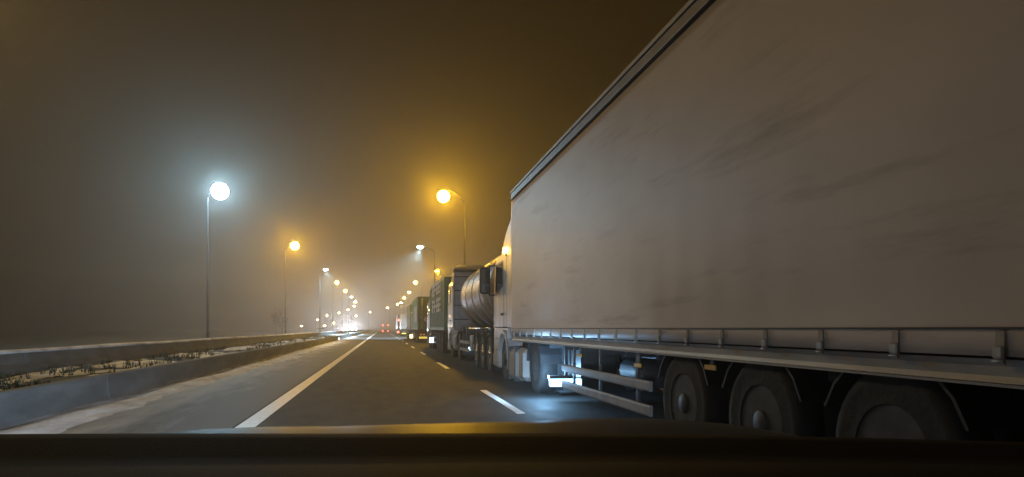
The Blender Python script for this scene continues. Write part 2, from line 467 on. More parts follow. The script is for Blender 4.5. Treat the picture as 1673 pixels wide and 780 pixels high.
    if fairing:
        for x0 in (.0, W-.04):
            f_ = MB(); f_.cbox((x0, y0-.62, 1.24), (x0+.04, y0-.012, top-.35), .015); f_.build('side_fairing', m, root)
    # chassis
    ch = MB()
    for xx in (.82, W-.90): ch.box((xx, y0-3.6, .72), (xx+.08, y1-.3, .98))
    ch.build('chassis', DARKMET, root)
    return yw

def tractor_wheels(root, yw, yd, W=2.5):
    a = make_wheel(.5, .31, parent=root, loc=(.06, yw, .5), front=True)
    make_wheel(.5, .31, parent=root, loc=(W-.06, yw, .5), side=1, front=True)
    b = make_wheel(.5, .60, parent=root, loc=(.06, yd, .5))
    make_wheel(.5, .60, parent=root, loc=(W-.06, yd, .5), side=1)
    for x0 in (.03, W-.65):
        mg = MB(); ring = []
        for k in range(11):
            an = pi*(.04+.92*k/10)
            ring.append([(x0, yd+cos(an)*.57, .5+sin(an)*.57), (x0+.62, yd+cos(an)*.57, .5+sin(an)*.57), (x0+.62, yd+cos(an)*.595, .5+sin(an)*.595), (x0, yd+cos(an)*.595, .5+sin(an)*.595)])
        mg.loft(ring, False); mg.build('mudguard', PLASTIC, root)
    for yy in (yw, yd):
        ax = MB(); ax.tube([(.2, yy, .5), (W-.2, yy, .5)], .07, 8); ax.build('axle', DARKMET, root)

def trailer_axles(root, ys, W=2.5, w=.38, rim=None, guards=True, both=True):
    first = None
    for yy in ys:
        if first is None:
            first = make_wheel(.5, w, parent=root, loc=(.05, yy, .5), rim=rim)
            f2 = make_wheel(.5, w, parent=root, loc=(W-.05, yy, .5), side=1, rim=rim)
        else:
            same(first, root, (.05, yy, .5)); same(f2, root, (W-.05, yy, .5))
    for yy in ys:
        ax = MB(); ax.tube([(.2, yy, .5), (W-.2, yy, .5)], .065, 8); ax.build('axle', DARKMET, root)
    if guards:
        for yy in ys:
            mg = MB(); ring = []
            for k in range(9):
                an = pi*(.12+.76*k/8)
                ring.append([(.03, yy+cos(an)*.56, .5+sin(an)*.56), (.45, yy+cos(an)*.56, .5+sin(an)*.56), (.45, yy+cos(an)*.58, .5+sin(an)*.58), (.03, yy+cos(an)*.58, .5+sin(an)*.58)])
            mg.loft(ring, False); mg.build('mudguard', PLASTIC, root)

# ------------------------------------------------------------------ nearest lorry, white curtain-sider
def curtain_material():
    m = bpy.data.materials.new('curtain_tarpaulin'); m.use_nodes = True
    nt = m.node_tree; b = nt.nodes['Principled BSDF']
    b.inputs['Roughness'].default_value = .52
    tc = nt.nodes.new('ShaderNodeTexCoord')
    def nsy(sc, vec, det=5, ro=.55):
        mp = nt.nodes.new('ShaderNodeMapping'); mp.inputs['Scale'].default_value = vec
        n = nt.nodes.new('ShaderNodeTexNoise'); n.inputs['Scale'].default_value = sc; n.inputs['Detail'].default_value = det; n.inputs['Roughness'].default_value = ro
        nt.links.new(tc.outputs['Object'], mp.inputs['Vector']); nt.links.new(mp.outputs['Vector'], n.inputs['Vector'])
        return n.outputs['Fac']
    cloud = nsy(.9, (1, .5, 1)); streak = nsy(1.25, (1, .30, 2.6), 6, .66); grain = nsy(30, (1, 1, 1), 3)
    r1 = nt.nodes.new('ShaderNodeValToRGB')
    r1.color_ramp.elements[0].position = .3; r1.color_ramp.elements[0].color = (.52, .435, .375, 1)
    r1.color_ramp.elements[1].position = .7; r1.color_ramp.elements[1].color = (.65, .545, .475, 1)
    nt.links.new(cloud, r1.inputs['Fac'])
    r2 = nt.nodes.new('ShaderNodeValToRGB')       # long smears of road dirt
    r2.color_ramp.elements[0].position = .54; r2.color_ramp.elements[0].color = (1, 1, 1, 1)
    r2.color_ramp.elements[1].position = .76; r2.color_ramp.elements[1].color = (.60, .57, .53, 1)
    nt.links.new(streak, r2.inputs['Fac'])
    mx = nt.nodes.new('ShaderNodeMix'); mx.data_type = 'RGBA'; mx.blend_type = 'MULTIPLY'; mx.inputs[0].default_value = 1
    nt.links.new(r1.outputs['Color'], mx.inputs[6]); nt.links.new(r2.outputs['Color'], mx.inputs[7])
    nt.links.new(mx.outputs[2], b.inputs['Base Color'])
    bp = nt.nodes.new('ShaderNodeBump'); bp.inputs['Strength'].default_value = .06; bp.inputs['Distance'].default_value = .004
    nt.links.new(grain, bp.inputs['Height']); nt.links.new(bp.outputs['Normal'], b.inputs['Normal'])
    return m
GUARD = mat('dirty_guard_paint', (.24, .21, .19), .6, var=.35, scale=3)
CURT = curtain_material()
XL = 2.72
YF = 14.12           # front wall of the trailer
lorry = empty('articulated_lorry', (XL, YF, 0), 'huge white curtain-sided lorry alongside the camera, nearest in the queue', 'lorry', 'lorries queuing in the right lane')
LT = 13.6; W = 2.52
# curtain: a tensioned sheet with shallow folds
s = MB(); rings = []
z0, z1 = 1.075, 3.905
nzr = 30; nyr = 150
for j in range(nyr+1):
    y = -LT+.02+(LT-.04)*j/nyr
    row = []
    for i in range(nzr+1):
        t = i/nzr; z = z0+(z1-z0)*t
        edge = min(1, t*8, (1-t)*8)
        bow = .018*sin(pi*t)
        x = -.012-bow*.6-edge*(.010*nz(y*.35+z*.3, z*.7, 2)+.003*nz(y*.9-z*.8, z*1.9, 7)+.002*sin(y*2*pi/.6)*(.3+.7*(1-t)**4))
        if t < .06: x -= .006
        row.append((x, y, z))
    rings.append(row)
s.loft(rings, True, cap=False, closed=False)
curt = s.build('curtain', CURT, lorry)
sol = curt.modifiers.new('thickness', 'SOLIDIFY'); sol.thickness = .004; sol.offset = 1
# far curtain and front wall, roof
s = MB(); s.box((W-.01, -LT+.02, 1.075), (W, -.03, 3.9)); s.build('curtain', CURT, lorry)
s = MB(); s.cbox((.012, -.10, 1.05), (W-.012, .0, 4.06), .02); s.build('front_wall', WHITEP, lorry)
for xx in (.02, W-.16):
    s = MB(); s.cbox((xx, -.16, 1.0), (xx+.14, .035, 4.05), .03); s.build('corner_post', WHITEP, lorry)
s = MB(); s.box((.05, -LT, 4.075), (W-.05, -.02, 4.10)); s.build('roof', WHITEP, lorry)
s = MB(); s.box((.03, -LT, 1.05), (W-.03, -LT+.06, 4.05)); s.build('rear_doors', WHITEP, lorry)
# roof rail in its three bands
s = MB()
s.prism_y([(-.030, 4.085), (.03, 4.085), (.03, 4.145), (-.012, 4.145), (-.030, 4.130)], -LT, .04)
s.build('roof_edge_trim', ALU, lorry)
s = MB()
s.prism_y([(-.018, 3.965), (.07, 3.965), (.07, 4.068), (-.018, 4.068)], -LT, .035)
s.build('roof_rail', mat('rail_dark_paint', (.16, .15, .155), .5, metal=.3, var=.3, scale=3), lorry)
s = MB(); s.prism_y([(-.026, 3.953), (.05, 3.953), (.05, 3.963), (-.026, 3.963)], -LT, .03); s.build('rail_lip', ALU, lorry)
s = MB(); s.prism_y([(.03, 3.86), (.06, 3.86), (.06, 3.952), (.03, 3.952)], -LT, -.03); s.build('curtain_track', PLASTIC, lorry)
# side raves under the curtain
s = MB(); s.prism_y([(-.006, .955), (.05, .945), (.05, 1.068), (-.006, 1.062), (.004, 1.03), (.004, .985)], -LT, 0.01)
s.build('side_rail', ALU, lorry)
s = MB(); s.prism_y([(-.034, 1.196), (-.022, 1.196), (-.022, 1.206), (-.034, 1.206)], -LT+.03, -.03); s.build('hem_cord', PLASTIC, lorry)
s = MB(); s.prism_y([(-.018, .938), (.03, .938), (.03, .952), (-.018, .952)], -LT, 0.012); s.build('rail_lip', ALU, lorry)
s = MB(); s.box((.06, -LT, .96), (W-.06, -.03, 1.06)); s.build('load_floor', DARKMET, lorry)
s = MB(); s.prism_y([(W-.05, .955), (W, .955), (W, 1.065), (W-.05, 1.065)], -LT, 0.0); s.build('side_rail', ALU, lorry)
# buckles
bk = None
y = -.45
WEB = mat('beige_strap_webbing', (.40, .35, .30), .8, var=.3)
while y > -LT+.3:
    if bk is None:
        s = MB(); s.box((-.044, -.022, .02), (-.036, .022, .17)); bk = s.build('strap', WEB, lorry, (0, y, 1.02))
        s = MB(); s.cbox((-.062, -.028, .045), (-.044, .028, .105), .008); s.tube([(-.052, -.03, .035), (-.052, .03, .035)], .007, 6); s.build('buckle', GALV, bk)
    else: same(bk, lorry, (0, y, 1.02))
    y -= .62
# frame, landing legs, pallet box, side guards
s = MB()
for xx in (.78, W-.88): s.box((xx, -LT+.1, .80), (xx+.10, -.8, .955))
for k in range(14): s.box((.12, -1.0-k*.93, .86), (W-.12, -.92-k*.93, .955))
s.build('frame', DARKMET, lorry)
for x0 in (.42, W-.56):
    s = MB(); s.box((x0, -2.55, .32), (x0+.14, -2.41, .95)); s.box((x0+.02, -2.53, .10), (x0+.12, -2.43, .32)); s.cbox((x0-.06, -2.62, .06), (x0+.20, -2.34, .10), .01)
    s.build('landing_leg', DARKMET, lorry)
for (a, b_) in ((.285, .40), (.545, .65)):
    s = MB(); s.prism_y([(0.0, a), (.03, a), (.03, b_), (.0, b_), (-.012, b_-.02), (-.012, a+.02)], -7.55, -4.1); s.build('side_guard', GUARD, lorry)
    s = MB(); s.prism_y([(W-.03, a), (W, a), (W, b_), (W-.03, b_)], -7.55, -4.1); s.build('side_guard', GUARD, lorry)
for yy in (-4.6, -5.8, -7.1):
    s = MB(); s.box((.032, yy-.03, .30), (.06, yy+.03, .94)); s.build('guard_post', DARKMET, lorry)
for yy, hh, c in ((-8.85, .87, YELLOW), (-7.2, .80, YELLOW), (-5.0, .82, YELLOW)):
    s = MB(); s.cbox((-.005, yy-.10, hh-.022), (.012, yy+.10, hh+.022), .006); s.build('side_reflector', c, lorry)
    s = MB(); s.box((.013, yy-.03, hh-.02), (.03, yy+.03, .95)); s.build('reflector_bracket', DARKMET, lorry)
trailer_axles(lorry, (-8.22, -9.53, -10.84), W)
for yy in (-8.22, -9.53, -10.84):
    s = MB(); s.tube([(.75, yy-.2, .62), (.75, yy+.25, .62)], .13, 10); s.build('air_spring', DARKMET, lorry)
s = MB(); s.tube([(.5, -6.9, .66), (.5, -5.7, .66)], .16, 14); s.build('air_tank', DARKMET, lorry)
s = MB(); s.cbox((.35, -3.95, .40), (.95, -2.95, .90), .03); s.build('tool_box', PLASTIC, lorry)
# work lamp hung low under the chassis
BLUEL = lens('blue_white_lamp', (.30, .66, 1.0), 5)
s = MB(); s.box((-.01, -3.34, .369), (.56, -3.22, .42)); s.box((.26, -3.31, .42), (.31, -3.26, .955)); hs = s.build('work_lamp', DARKMET, lorry)
s = MB(); s.cbox((.0, -3.32, .235), (.55, -3.24, .365), .02); s.build('lamp_lens', BLUEL, hs)
add_light('POINT', 'work_lamp_light', (-.06, -3.1, .42), 130, (.30, .62, 1), lorry, .1)
# tractor unit
yw = make_cab(lorry, .62, 1.80, 3.42, WHITEP, W=W, fairing=False, dtop=.42)
for x0 in (.0, W-.04):
    s = MB(); s.prism_x([(.06, 1.24), (.60, 1.24), (.60, 3.30), (.30, 3.34), (.06, 3.30)], x0, x0+.04); s.build('side_fairing', WHITEP, lorry)
tractor_wheels(lorry, yw, -1.95, W)
# tanks and skirts between the axles, bright silver
s = MB(); s.cbox((-.02, -.62, .12), (.55, .40, .80), .10); s.build('fuel_tank', WHITEP, lorry)
s = MB()
for yy in (-.45, .22): s.prism_y([(-.03, .11), (.56, .11), (.56, .81), (-.03, .81)], yy-.03, yy+.03)
s.build('tank_strap', RIM, lorry)
s = MB(); s.cbox((-.02, -1.32, .16), (.45, -.80, .80), .09); s.build('battery_box', WHITEP, lorry)
s = MB(); s.box((.0, .42, .30), (.2, .60, .95)); s.build('catwalk', ALU, lorry)

# ------------------------------------------------------------------ tanker lorry
tank_root = empty('tanker_lorry', (2.8, 17.2, 0), 'silver tanker lorry whose round tank shows behind the first cab', 'lorry', 'lorries queuing in the right lane')
STEEL = mat('brushed_tank_steel', (.34, .29, .27), .45, metal=.35, var=.65, scale=1.6, stretch=(1, .6, 1), bump=.12, bscale=3)
s = MB()
R = 1.15; cz = 2.36; rings = []
for yy, k in ((.75, .02), (.78, .45), (.9, .78), (1.08, .95), (1.25, 1), (2.9, 1), (4.6, 1), (6.3, 1), (8.15, 1), (8.4, .95), (8.58, .80), (8.70, .5), (8.74, .02)):
    rings.append([(1.25+cos(2*pi*i/48)*R*k, yy, cz+sin(2*pi*i/48)*R*k) for i in range(48)])
s.loft(rings, True); s.build('tank', STEEL, tank_root)
for yy in (1.5, 3.2, 4.9, 6.6, 8.1):
    s = MB(); rings = []
    for q in (yy-.035, yy+.035): rings.append([(1.25+cos(2*pi*i/48)*(R+.014), q, cz+sin(2*pi*i/48)*(R+.014)) for i in range(48)])
    s.loft(rings, True); s.build('tank_band', ALU, tank_root)
s = MB(); s.cbox((.95, 1.2, 3.52), (1.55, 8.0, 3.57), .01); s.build('roof_walkway', ALU, tank_root)
s = MB(); s.tube([(-.02, .4, 1.20), (-.02, 4.6, 1.20)], .035, 8); s.build('side_rail', CHROME, tank_root)
s = MB()
for xx in (.78, 1.62): s.box((xx, .3, .85), (xx+.10, 9.6, 1.15))
for k in range(9): s.box((.2, .5+k*.95, 1.02), (2.3, .6+k*.95, 1.2))
s.build('frame', DARKMET, tank_root)
for yy in (5.6, 6.6):
    s = MB(); s.box((.02, yy-.04, .5), (.08, yy+.04, 1.25)); s.build('guard_post', DARKMET, tank_root)
s = MB(); s.prism_y([(0, .42), (.03, .42), (.03, .52), (0, .52)], 4.9, 7.4); s.prism_y([(0, .68), (.03, .68), (.03, .78), (0, .78)], 4.9, 7.4); s.build('side_guard', ALU, tank_root)
trailer_axles(tank_root, (.85, 2.15, 3.45), 2.5, rim=CHROME)
s = MB(); s.cbox((.05, 4.4, .48), (.6, 5.0, .98), .03); s.build('valve_box', GREYP, tank_root)
# tractor of the tanker: tall cab with ribbed back wall
yw2 = make_cab(tank_root, 10.2, 1.95, 3.58, WHITEP, deflector=True, W=2.5, fairing=False, mirrors=False)
s = MB(); s.cbox((.06, 10.09, 1.15), (2.44, 10.185, 3.50), .03); s.build('cab_back_wall', GREYP, tank_root)
for zz in (1.55, 2.12, 2.72, 3.28):
    s = MB(); s.box((.07, 10.06, zz), (2.43, 10.088, zz+.045)); s.build('back_wall_rib', PLASTIC, tank_root)
s = MB(); s.cbox((.03, 10.02, 3.50), (2.47, 10.6, 3.60), .02); s.build('roof_spoiler', PLASTIC, tank_root)
s = MB(); s.prism_x([(9.95, 1.3), (10.17, 1.3), (10.17, 3.3), (10.0, 3.3)], -.01, .03); s.build('side_fairing', WHITEP, tank_root)
tractor_wheels(tank_root, yw2, 8.25, 2.5)
s = MB(); s.cbox((.0, 8.95, .35), (.6, 10.0, .95), .08); s.build('fuel_tank', ALU, tank_root)
s = MB(); s.box((.1, 7.4, .25), (2.4, 7.45, .95)); mf = s.build('mud_flap', PLASTIC, tank_root)
s = MB(); s.cbox((.25, 7.33, .40), (.52, 7.398, .52), .015); s.build('work_lamp', lens('small_cool_lamp', (.6, .82, 1), 3.0), tank_root)

# ------------------------------------------------------------------ container lorry (green with pale lettering)
def ribbed_box(s, x0, x1, y0, y1, z0, z1, n=22, d=.03):
    """container: corrugated sides facing x, flat roof"""
    step = (y1-y0)/n
    for xs, o in ((x0, 1), (x1, -1)):
        prof = []
        for k in range(n):
            a = y0+k*step
            prof += [(xs+o*d, a+.02*step), (xs+o*d, a+step*.35), (xs, a+step*.5), (xs, a+step*.85)]
        prof += [(xs+o*d, y1)]
        vs = []; fs = []
        for i, (x, y) in enumerate(prof): vs += [(x, y, z0), (x, y, z1)]
        for i in range(len(prof)-1): fs.append((2*i, 2*i+2, 2*i+3, 2*i+1))
        s.add(vs, fs)
    s.add([(x0+d, y0, z0), (x1-d, y0, z0), (x1-d, y1, z0), (x0+d, y1, z0), (x0+d, y0, z1), (x1-d, y0, z1), (x1-d, y1, z1), (x0+d, y1, z1)],
          [(0, 1, 2, 3), (4, 7, 6, 5), (0, 4, 5, 1), (2, 6, 7, 3)])
GLYPHS = ['1111010111101111', '1001111110011011', '1110101111101101', '1111100111101111', '0110100110010110']
def container_lorry(x, y, label, top, L, paint, cabm, letters=None, lamp=None, plates=False, post=True, cabtop=3.35, corr=True, curtain=False):
    r = empty('container_lorry' if not curtain else 'articulated_lorry', (x, y, 0), label, 'lorry', 'lorries queuing in the right lane')
    z0 = 1.12
    s = MB()
    if corr: ribbed_box(s, .03, 2.47, .06, L-.06, z0+.06, top-.06, n=int(L*3.2))
    else: s.cbox((.03, .06, z0+.02), (2.47, L-.06, top-.03), .02)
    s.build('container' if corr else 'curtain', paint, r)
    # frame of rails and posts
    for xx in (0, 2.38):
        for ya in (0, L-.14):
            f_ = MB(); f_.box((xx, ya, z0), (xx+.12, ya+.14, top)); f_.build('corner_post', paint, r)
    for xx in (0, 2.40):
        for za, hb_ in ((top-.12, .12), (z0, .14)):
            f_ = MB(); f_.box((xx, .142, za), (xx+.10, L-.142, za+hb_)); f_.build('edge_rail', paint, r)
    f_ = MB(); f_.box((.122, -.002, top-.12), (2.378, .12, top-.002)); f_.box((.122, -.002, z0), (2.378, .12, z0+.12)); f_.build('door_frame', paint, r)
    for xx in (.14, 1.27):
        d = MB(); d.cbox((xx, .01, z0+.125), (xx+1.10, .055, top-.125), .01)
        dd = d.build('rear_door', paint, r)
        b = MB()
        for q in (.22, .88): b.tube([(xx+q, -.02, z0+.1), (xx+q, -.02, top-.1)], .018, 6)
        for q in (.22, .88): b.box((xx+q-.14, -.03, z0+.95), (xx+q+.02, -.01, z0+1.0))
        b.build('lock_bar', GALV, dd)
    # chassis
    c = MB()
    for xx in (.75, 1.65): c.box((xx, .05, .82), (xx+.10, L-.4, z0-.003))
    for k in range(int(L/1.2)): c.box((.1, .3+k*1.2, .98), (2.4, .4+k*1.2, z0-.004))
    c.build('frame', DARKMET, r)
    bm_ = MB(); bm_.cbox((.08, -.04, .50), (2.42, .06, .62), .02); bm_.box((.6, -.0, .61), (.68, .05, .98)); bm_.box((1.8, 0, .61), (1.88, .05, .98)); bm_.build('rear_bumper', DARKMET, r)
    trailer_axles(r, (1.7, 3.0, 4.3) if L > 8 else (1.2, 2.5), 2.5, guards=True)
    sg = MB()
    for a in (.40, .68): sg.box((.0, L*.52, a), (.03, L-2.6, a+.10))
    for yy in (L*.52+.2, L-3.0): sg.box((.031, yy, .38), (.06, yy+.05, 1.0))
    sg.build('side_guard', ALU, r)
    lg = MB(); lg.box((.4, L-2.3, .15), (.52, L-2.18, .98)); lg.box((1.98, L-2.3, .15), (2.1, L-2.18, .98)); lg.build('landing_leg', DARKMET, r)
    yw_ = make_cab(r, L+.55, 1.95, cabtop+.3, cabm, W=2.5, detail=False, fairing=True, deflector=False, mirrors=False)
    tractor_wheels(r, yw_, L-1.35, 2.5)
    ft = MB(); ft.cbox((.0, L-.5, .32), (.55, L+.45, .9), .08); ft.build('fuel_tank', ALU, r)
    if letters: letters(r)
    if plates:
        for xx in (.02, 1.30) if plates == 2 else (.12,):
            p = MB(); p.cbox((xx, -.065, .38), (xx+.98, -.045, .54), .008); p.build('marker_board', YELGLOW, r)
        for xx in (.2, .45, 1.9, 2.15):
            p = MB(); p.cbox((xx, -.062, .66), (xx+.13, -.03, .76), .01); p.build('tail_light', lens('dim_orange_lens', (1, .35, .06), .8), r)
        bb = MB(); bb.box((.1, -.03, .55), (2.4, -.0, .97)); bb.build('light_bracket', DARKMET, r)
    if lamp:
        lx, ly, lz, c, e, w_ = lamp
        p = MB(); p.cbox((lx-w_, ly-.05, lz-w_*.7), (lx+.02, ly+.05, lz+w_*.7), .02); p.build('marker_lamp', lens('lamp_%s' % label[:9].replace(' ', '_'), c, e), r)
        p = MB(); p.box((lx+.02, ly-.03, lz-.03), (lx+.35, ly+.03, lz+.03)); p.build('lamp_bracket', DARKMET, r)
    return r

def block_letters(r):
    """two rows of worn pale block letters, too blurred in the photograph to read"""
    rows = [(2.98, .62, [0, 1, 2, 0]), (2.05, .70, [3, 1, 4, 2])]
    for zb, hh, seq in rows:
        for n, gi in enumerate(seq):
            m_ = MB(); y0 = 2.0+n*1.45; g_ = GLYPHS[gi]
            # strokes: left stem, top, middle, bottom, right stem
            st = []
            st.append((y0+.90, 0, .24, hh))
            if g_[0] == '1': st.append((y0, hh*.80, .895, hh*.20))
            st.append((y0+.12, hh*.38, .775, hh*.20))
            if g_[3] == '1': st.append((y0, 0, .895, hh*.18))
            if g_[5] == '1': st.append((y0, hh*.19, .115, hh*.60))
            for (a, b_, w_, h_) in st: m_.box((-.006, a, zb+b_), (.022, a+w_, zb+b_+h_))
            m_.build('letter', LETTER, r)
def pale_panel(r):
    m_ = MB(); m_.box((-.006, .9, 1.75), (.028, 5.6, 3.05)); m_.build('pale_panel', mat('faded_panel', (.24, .27, .22), .6, var=.4, scale=1.5), r)
    m_ = MB(); m_.tube([(.72, .0, 1.95), (.72, -.004, 1.95)], .2, 18); m_.build('door_emblem', LETTER, r)
    m_ = MB(); m_.cbox((.95, -.035, 2.28), (1.12, -.01, 2.42), .01); m_.build('door_label', LETTER, r)

container_lorry(2.8, 31.1, 'green container lorry with pale block lettering ahead of the tanker', 3.60, 9.6, GREENP, GREYP,
                letters=block_letters, lamp=(-.02, 6.6, .55, (.75, .88, 1), 6, .20), cabtop=3.0)
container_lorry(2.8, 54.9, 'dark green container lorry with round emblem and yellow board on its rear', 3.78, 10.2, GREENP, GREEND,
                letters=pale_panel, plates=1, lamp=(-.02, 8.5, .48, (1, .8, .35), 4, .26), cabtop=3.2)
container_lorry(2.8, 69.5, 'dark green tarpaulin-sided lorry just ahead of the emblem container lorry', 3.66, 9.0, GREEND, GREYP, corr=False, curtain=True, cabtop=3.1)
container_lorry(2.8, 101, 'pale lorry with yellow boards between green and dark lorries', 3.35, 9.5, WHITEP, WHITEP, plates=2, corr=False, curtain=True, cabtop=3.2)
last = container_lorry(2.75, 126, 'farthest dark lorry in the queue with red lights', 3.75, 9.0, mat('dark_maroon_paint', (.06, .035, .03), .5, var=.3), GREYP, corr=False, curtain=True, cabtop=3.2)
REDL = lens('red_lens', (1, .10, .06), 14)
for xx, zz in ((.1, 2.75), (-.02, .55), (2.2, .55)):
    s = MB(); s.cbox((xx, -.16, zz-.16), (xx+.32, -.062, zz+.16), .03); s.build('tail_light', REDL, last)

# ------------------------------------------------------------------ far vehicles
def far_lorry(x, y, label):
    r = empty('box_lorry', (x, y, 0), label, 'lorry')
    s = MB(); s.cbox((-1.0, 0, .9), (1.0, 6, 3.3), .05); s.build('box_body', GREYP, r)
    s = MB(); s.prism_x([(6.1, .5), (8.0, .5), (8.0, 1.6), (7.7, 2.7), (6.1, 2.8)], -.98, .98); s.build('cab', GREYP, r)
    s = MB(); s.box((-.4, .2, .6), (-.3, 7.5, .898)); s.box((.3, .2, .6), (.4, 7.5, .898)); s.cbox((-1, -.05, .45), (1, .05, .7), .02); s.build('chassis', DARKMET, r)
    for xx in (-.85, .55):
        for zz in (.45, 1.95):
            s = MB(); s.cbox((xx, -.12, zz-.02), (xx+.30, -.052, zz+.26), .03); s.build('tail_light', REDL, r)
    for xx, sd in ((-1.0, -1), (1.0, 1)):
        for yy in (1.5, 6.9): make_wheel(.45, .28, parent=r, loc=(xx, yy, .45), side=sd)
    return r
far_lorry(.85, 185, 'small far lorry ahead in our lane showing four red lights in the fog')

HEADL = lens('white_headlamp', (.86, .88, 1.0), 260)
def oncoming(x, y, label, power):
    r = empty('car', (x, y, 0), label, 'car', 'oncoming cars with blazing headlights')
    s = MB(); rings = []
    for xx, k in ((-.86, .06), (-.80, 0), (.80, 0), (.86, .06)):
        rings.append([(xx, a, b_-(k if b_ > .8 else 0)) for a, b_ in ((0, .3), (0, .62), (.15, .78), (1.1, .95), (1.9, 1.42), (3.2, 1.45), (4.0, 1.0), (4.3, .95), (4.35, .35))])
    s.loft(rings, False); s.build('body', GREYP, r, bevel=.02)
    s = MB(); s.prism_x([(1.12, .97), (1.86, 1.40), (1.90, 1.36), (1.18, .93)], -.70, .70); s.build('windscreen', GLASS, r)
    for xx in (-.72, .42):
        s = MB(); s.cbox((xx, -.04, .58), (xx+.30, .03, .76), .02); s.build('headlight', HEADL, r)
    add_light('SPOT', 'headlight_beam', (0, -.1, .7), power, (.78, .82, 1), r, .3, 75, .8, (0, -1, .03))
    for xx, sd in ((-.80, -1), (.80, 1)):
        for yy in (.85, 3.5): make_wheel(.32, .2, parent=r, loc=(xx, yy, .32), side=sd)
oncoming(-8.6, 186, 'oncoming car in the nearer lane of the far carriageway, right of the headlight glow', 28000)
oncoming(-11.2, 212, 'oncoming car in the outer lane, left of the headlight glow', 28000)
oncoming(-9.4, 236, 'oncoming car deepest inside the headlight glow', 28000)

# ------------------------------------------------------------------ street lamps
def street_lamp(xl, y, H, xp, label, color, power, kind='cobra', lens_s=60, group='street lamps over the motorway', spot=None, cool=False, big=1.0, light=True, pole=True):
    r = empty('street_lamp', (xp, y, 0), label, 'street lamp', group)
    if big >= 1.25 and light and not spot:            # glare shaped as an oversized globe that gives off all the light
        lens_s = power*(.075 if cool else .085)/(pi*(.26*big)**2)
        light = False
    dx = xl-xp; sg = 1 if dx > 0 else -1
    s = MB(); s.tube([(0, 0, -.05), (0, 0, .9), (0, 0, .92), (0, 0, H-.5)], [.11, .11, .085, .055], 10)
    s.build('pole', POLE, r)
    hb0 = big if big >= 1.25 else 0
    s = MB(); pts = [(0, 0, H-.5)]
    for k in range(1, 7):
        t = k/6; pts.append((dx*t*.86, 0, H-.5+.62*sin(t*pi/2)))
    pts = [(a_, b_, c_+(.26*hb0*sin(k_/6*pi/2))) for k_, (a_, b_, c_) in enumerate(pts)]
    s.tube(pts, .035, 8); s.build('arm', POLE, r)
    hb = 1.0*big; hc = min(big, 1.15); glare_globe = big >= 1.25
    hx = dx
    s = MB(); rings = []
    for t, w, h in ((-.46, .06, .05), (-.36, .12, .09), (0, .17, .11), (.30, .16, .09), (.42, .08, .05)):
        rings.append([(hx+t*hc*sg, cos(2*pi*i/12)*w*hc, H+.12+(.26*hb-.12 if glare_globe else 0)+sin(2*pi*i/12)*h*hc*.8+.03) for i in range(12)])
    s.loft(rings); s.build('lamp_head', POLE, r)
    s = MB(); rings = []
    if glare_globe:
        rg = .26*hb
        for q in range(9):
            a = pi*(.04+.92*q/8)
            rings.append([(hx+cos(2*pi*i/16)*rg*sin(a), sin(2*pi*i/16)*rg*sin(a), H+rg*cos(a)) for i in range(16)])
    else:
        for zz, k in ((.08, 1.0), (.0, .95), (-.09, .75), (-.15, .4), (-.165, .05)):
            rings.append([(hx+cos(2*pi*i/14)*.33*hb*k, sin(2*pi*i/14)*.2*hb*k, H+zz*hb) for i in range(14)])
    s.loft(rings)
    s.build('lamp_lens', lens('lens_%s_%d' % ('cool' if cool else ('orange' if color is ORANGE else 'amber'), int(lens_s)), color, lens_s), r)
    if light:
        if spot: add_light('SPOT', 'lamp_light', (hx, 0, H-(.26*hb+.14 if glare_globe else .4)), power, color, r, .12, spot[0], spot[1], spot[2] if len(spot) > 2 else (0, 0, -1))
        else: add_light('POINT', 'lamp_light', (hx, 0, H-(.26*hb+.14 if glare_globe else .4)), power, color, r, .15)
    return r
P = 0.62
street_lamp(-12.7, 20.5, 12.0, -13.6, 'orange street lamp nearest the camera, its glow at the left edge', AMBER, 4000*P, lens_s=12, big=1.5, spot=(150, .6, (.35, 0, -1)))
street_lamp(-12.55, 56.4, 12.0, -13.45, 'brilliant blue-white street lamp, nearest on the left', ICE, 16500*P, lens_s=60, cool=True, big=2.4)
street_lamp(-11.23, 91.8, 12.0, -12.4, 'bright orange street lamp, second pole on the left', ORANGE, 20000*P, lens_s=60, big=1.9)
street_lamp(-10.2, 127.7, 12.0, -11.2, 'blue-white street lamp casting a cone of light, third pole on the left', COOL, 85000*P, lens_s=150, cool=True, spot=(112, .4, (.30, 0, -1)), big=1.2)
street_lamp(-10.5, 163.3, 12.0, -11.4, 'orange street lamp, fourth pole on the left', ORANGE, 8500*P, lens_s=100, big=1.25)
street_lamp(-10.5, 200.4, 12.0, -11.4, 'orange street lamp, fifth pole on the left', ORANGE, 8500*P, lens_s=130, big=1.25)
street_lamp(-10.4, 237.4, 12.0, -11.4, 'pale street lamp, sixth pole on the left', COOL, 4000*P, lens_s=260, cool=True)
street_lamp(-10.75, 280.8, 12.0, -11.7, 'amber street lamp, seventh pole on the left', AMBER, 8000*P, lens_s=900, big=1.4)
street_lamp(4.91, 55.1, 12.0, 6.65, 'bright orange street lamp on the right, rising behind the tanker', ORANGE, 17000*P, lens_s=50, big=1.8)
street_lamp(4.94, 90.0, 12.0, 6.85, 'blue-white street lamp on the right with light spreading leftwards', COOL, 85000*P, lens_s=150, cool=True, spot=(112, .5, (-.45, 0, -1)), big=1.2)
street_lamp(8.6, 108.0, 10.4, 10.2, 'orange street lamp on the right low above the green container', ORANGE, 9000*P, lens_s=150, big=1.0)
street_lamp(7.64, 159.8, 12.0, 9.2, 'orange street lamp on the right, first beyond the low one', ORANGE, 8500*P, lens_s=110, big=1.25)
street_lamp(7.9, 203.5, 12.0, 9.4, 'pale thin street lamp on the right above the far green lorry', AMBER, 5000*P, lens_s=400)
